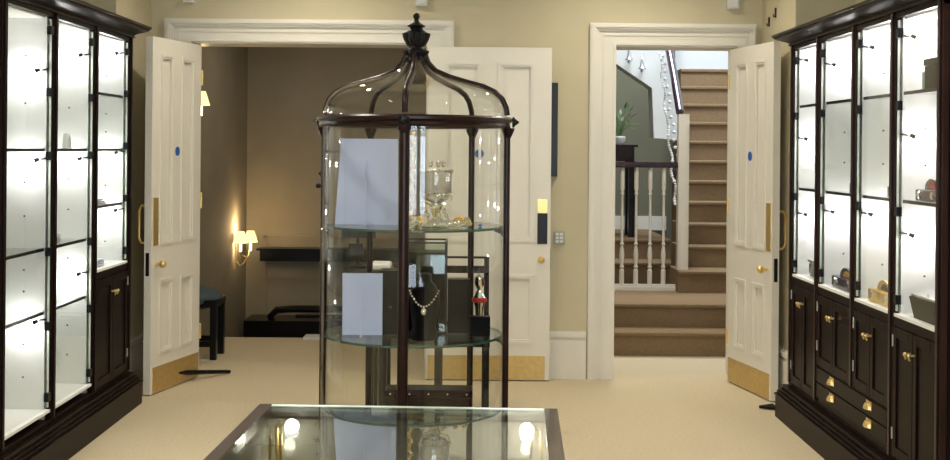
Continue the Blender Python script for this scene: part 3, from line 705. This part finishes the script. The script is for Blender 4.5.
tag(MB().box(P(448), P(470), 5.48, 5.56, zb, zb+.235).build('jewellery_stand', 'leather', bevel=.004), 'flat black upright jewellery stand right of the tall case', 'stand')
tag(MB().box(P(470, 5.4), P(491, 5.4), 5.38, 5.44, zb, zb+.085).build('jewellery_stand', 'leather', bevel=.004), 'low black block at the right edge of the lower glass shelf', 'stand')
q = thing('silver_figurine', (P(481, 5.58), 5.58, zb), 'silver figurine with a red band behind the low black block', 'figurine')
xf = P(480, 5.58)
MB().lathe([(.025, zb), (.028, zb+.01), (.012, zb+.03), (.02, zb+.10), (.03, zb+.14), (.016, zb+.17), (.010, zb+.18), (.022, zb+.205), (.02, zb+.235), (.006, zb+.25)], (xf, 5.58), 16).build('body', 'silver', q)
MB().lathe([(.03, zb+.125), (.034, zb+.13), (.034, zb+.14), (.03, zb+.145)], (xf, 5.58), 16).build('band', 'red', q)
q = thing('jewellery_box', (P(430, 5.4), 5.42, .1765), 'dark burgundy leather box with studded lid in the base of the round cabinet', 'box')
MB().box(P(387, 5.3), P(473, 5.3), 5.29, 5.41, .1765, .445).build('body', 'burg', q, bevel=.005); MB().box(P(386, 5.3), P(474, 5.3), 5.285, 5.415, .446, .478).build('lid', 'burg', q, bevel=.005)
m = MB()
for k in range(5): m.ball((P(392+19*k, 5.3), 5.284, .462), .005, 1, 8, 6)
m.build('stud', 'silver', q)

# ---------------------------------------------------------------- dark chair and side table behind the round cabinet
q = thing('side_chair', (.0, 6.95, 0), 'dark thin framed chair seen through the round cabinet, right side', 'chair')
xl, xr_ = P(439, 6.85), P(487, 6.85)
for x in (xl, xr_):
    MB().box(x-.014, x+.014, 6.84, 6.87, .42, .91).build('back_post', 'maho', q)
    MB().box(x-.018, x+.018, 6.82, 6.86, 0, .42).build('leg', 'black', q); MB().box(x-.018, x+.018, 7.22, 7.26, 0, .42).build('leg', 'black', q)
MB().box(xl, xr_, 6.845, 6.865, .82, .86).build('top_rail', 'maho', q); MB().box(xl, xr_, 6.848, 6.862, .90, .912).build('crest', 'maho', q)
MB().box(xl-.02, xr_+.02, 6.81, 7.27, .42, .45).build('seat', 'leather', q)
q = thing('pedestal_table', (-.5, 7.0, 0), 'small dark table seen through the left of the round cabinet', 'table')
xa, xb = P(350, 7.0), P(392, 7.0)
MB().box(xa, xb, 6.75, 7.2, .80, .835).build('table_top', 'black', q, bevel=.004)
for x in (P(371, 6.8), P(384, 6.8)):
    for y in (6.8, 7.12): MB().box(x-.022, x+.022, y-.022, y+.022, 0, .80).build('leg', 'black', q)
tag(MB().box(P(372, 6.9), P(391, 6.9), 6.78, 7.0, .8355, .87).build('folded_cloth', 'plastic', bevel=.01), 'white folded cloth on the small dark table behind the round cabinet', 'cloth')
q = thing('earring_stand', (P(358, 6.9), 6.95, .8355), 'black branching earring stand on the small dark table', 'stand')
xs_ = P(358, 6.95)
m = MB().lathe([(.05, .8355), (.05, .845), (.01, .86), (.008, 1.06)], (xs_, 6.95), 14).box(xs_-.09, xs_+.10, 6.935, 6.965, 1.0, 1.055); m.box(xs_-.05, xs_+.03, 6.935, 6.965, .90, .97)
m.build('frame', 'black', q)

# ---------------------------------------------------------------- glass topped vitrine table in front
ZT = .763
q = thing('vitrine_table', (-.198, 2.955, 0), 'low glass topped jewellery vitrine table with dark mahogany frame in the foreground', 'table', rotz=R(-2.2))
X0, X1, Y0, Y1 = -.425, .43, -.75, .625
L = lambda: MB()
# frame (local coordinates)
m = MB().box(X0, X0+.038, Y0, Y1, ZT-.035, ZT).box(X1-.038, X1, Y0, Y1, ZT-.035, ZT).box(X0+.038, X1-.038, Y1-.010, Y1, ZT-.035, ZT).box(X0+.038, X1-.038, Y0, Y0+.04, ZT-.035, ZT)
m.build('top_frame', 'tablewood', q, local=True, bevel=.003)
g = MB().box(X0+.038, X1-.038, Y0+.04, Y1-.010, ZT-.008, ZT-.001).build('glass_top', 'tglass', q, local=True)
MB().box(X0+.038, X1-.038, Y1-.014, Y1-.010, ZT-.007, ZT+.001).build('glass_edge', 'gedgel', g, local=True)
m = MB().box(X0+.01, X0+.03, Y0+.01, Y1-.012, ZT-.30, ZT-.035).box(X1-.03, X1-.01, Y0+.01, Y1-.012, ZT-.30, ZT-.035).box(X0+.03, X1-.03, Y0+.01, Y0+.03, ZT-.30, ZT-.035).box(X0+.03, X1-.03, Y1-.027, Y1-.012, ZT-.30, ZT-.035)
m.build('case_side', 'tablewood', q, local=True)
MB().box(X0+.03, X1-.03, Y0+.03, Y1-.027, ZT-.30, ZT-.285).box(X0+.03, X0+.034, Y0+.03, Y1-.027, ZT-.285, ZT-.036).box(X1-.034, X1-.03, Y0+.03, Y1-.027, ZT-.285, ZT-.036).box(X0+.03, X1-.03, Y1-.031, Y1-.027, ZT-.285, ZT-.036).build('lining', 'linen', q, local=True)
for x in (X0+.04, X1-.04):
    for y in (Y0+.04, Y1-.05):
        MB().lathe([(.022, 0), (.016, .05), (.022, .20), (.026, .30), (.018, .33), (.03, .36), (.03, ZT-.30)], (x, y), 16).build('leg', 'tablewood', q, local=True)
for k, (x, y, dx) in enumerate(((X0+.068, Y1-.085, .034), (X1-.047, Y1-.085, -.034))):
    st = MB().cyl((x, y, ZT-.285), (x, y, ZT-.045), .006, seg=10).cyl((x, y, ZT-.285), (x, y, ZT-.275), .018)
    st.tube([(x, y, ZT-.05), (x+dx*.6, y, ZT-.042), (x+dx, y, ZT-.042)], .005, 8); s = st.build('lamp_stem', 'brass', q, local=True)
    MB().ball((x+dx*1.2, y, ZT-.045), .021).build('bulb', 'bulb', s, local=True)
    l = light('vitrine_glow', 'POINT', (0, 0, 0), .7, (1, .93, .8), .017); l.parent = q; l.location = (x+dx*1.2, y-.03, ZT-.075)
for x in (X0+.055, X0+.085):
    MB().cyl((x, Y1-.12, ZT-.285), (x, Y1-.12, ZT-.06), .005, seg=8).build('brass_rod', 'brass', q, local=True)
MB().cyl((X1-.075, Y1-.13, ZT-.285), (X1-.075, Y1-.13, ZT-.06), .005, seg=8).build('brass_rod', 'brass', q, local=True)
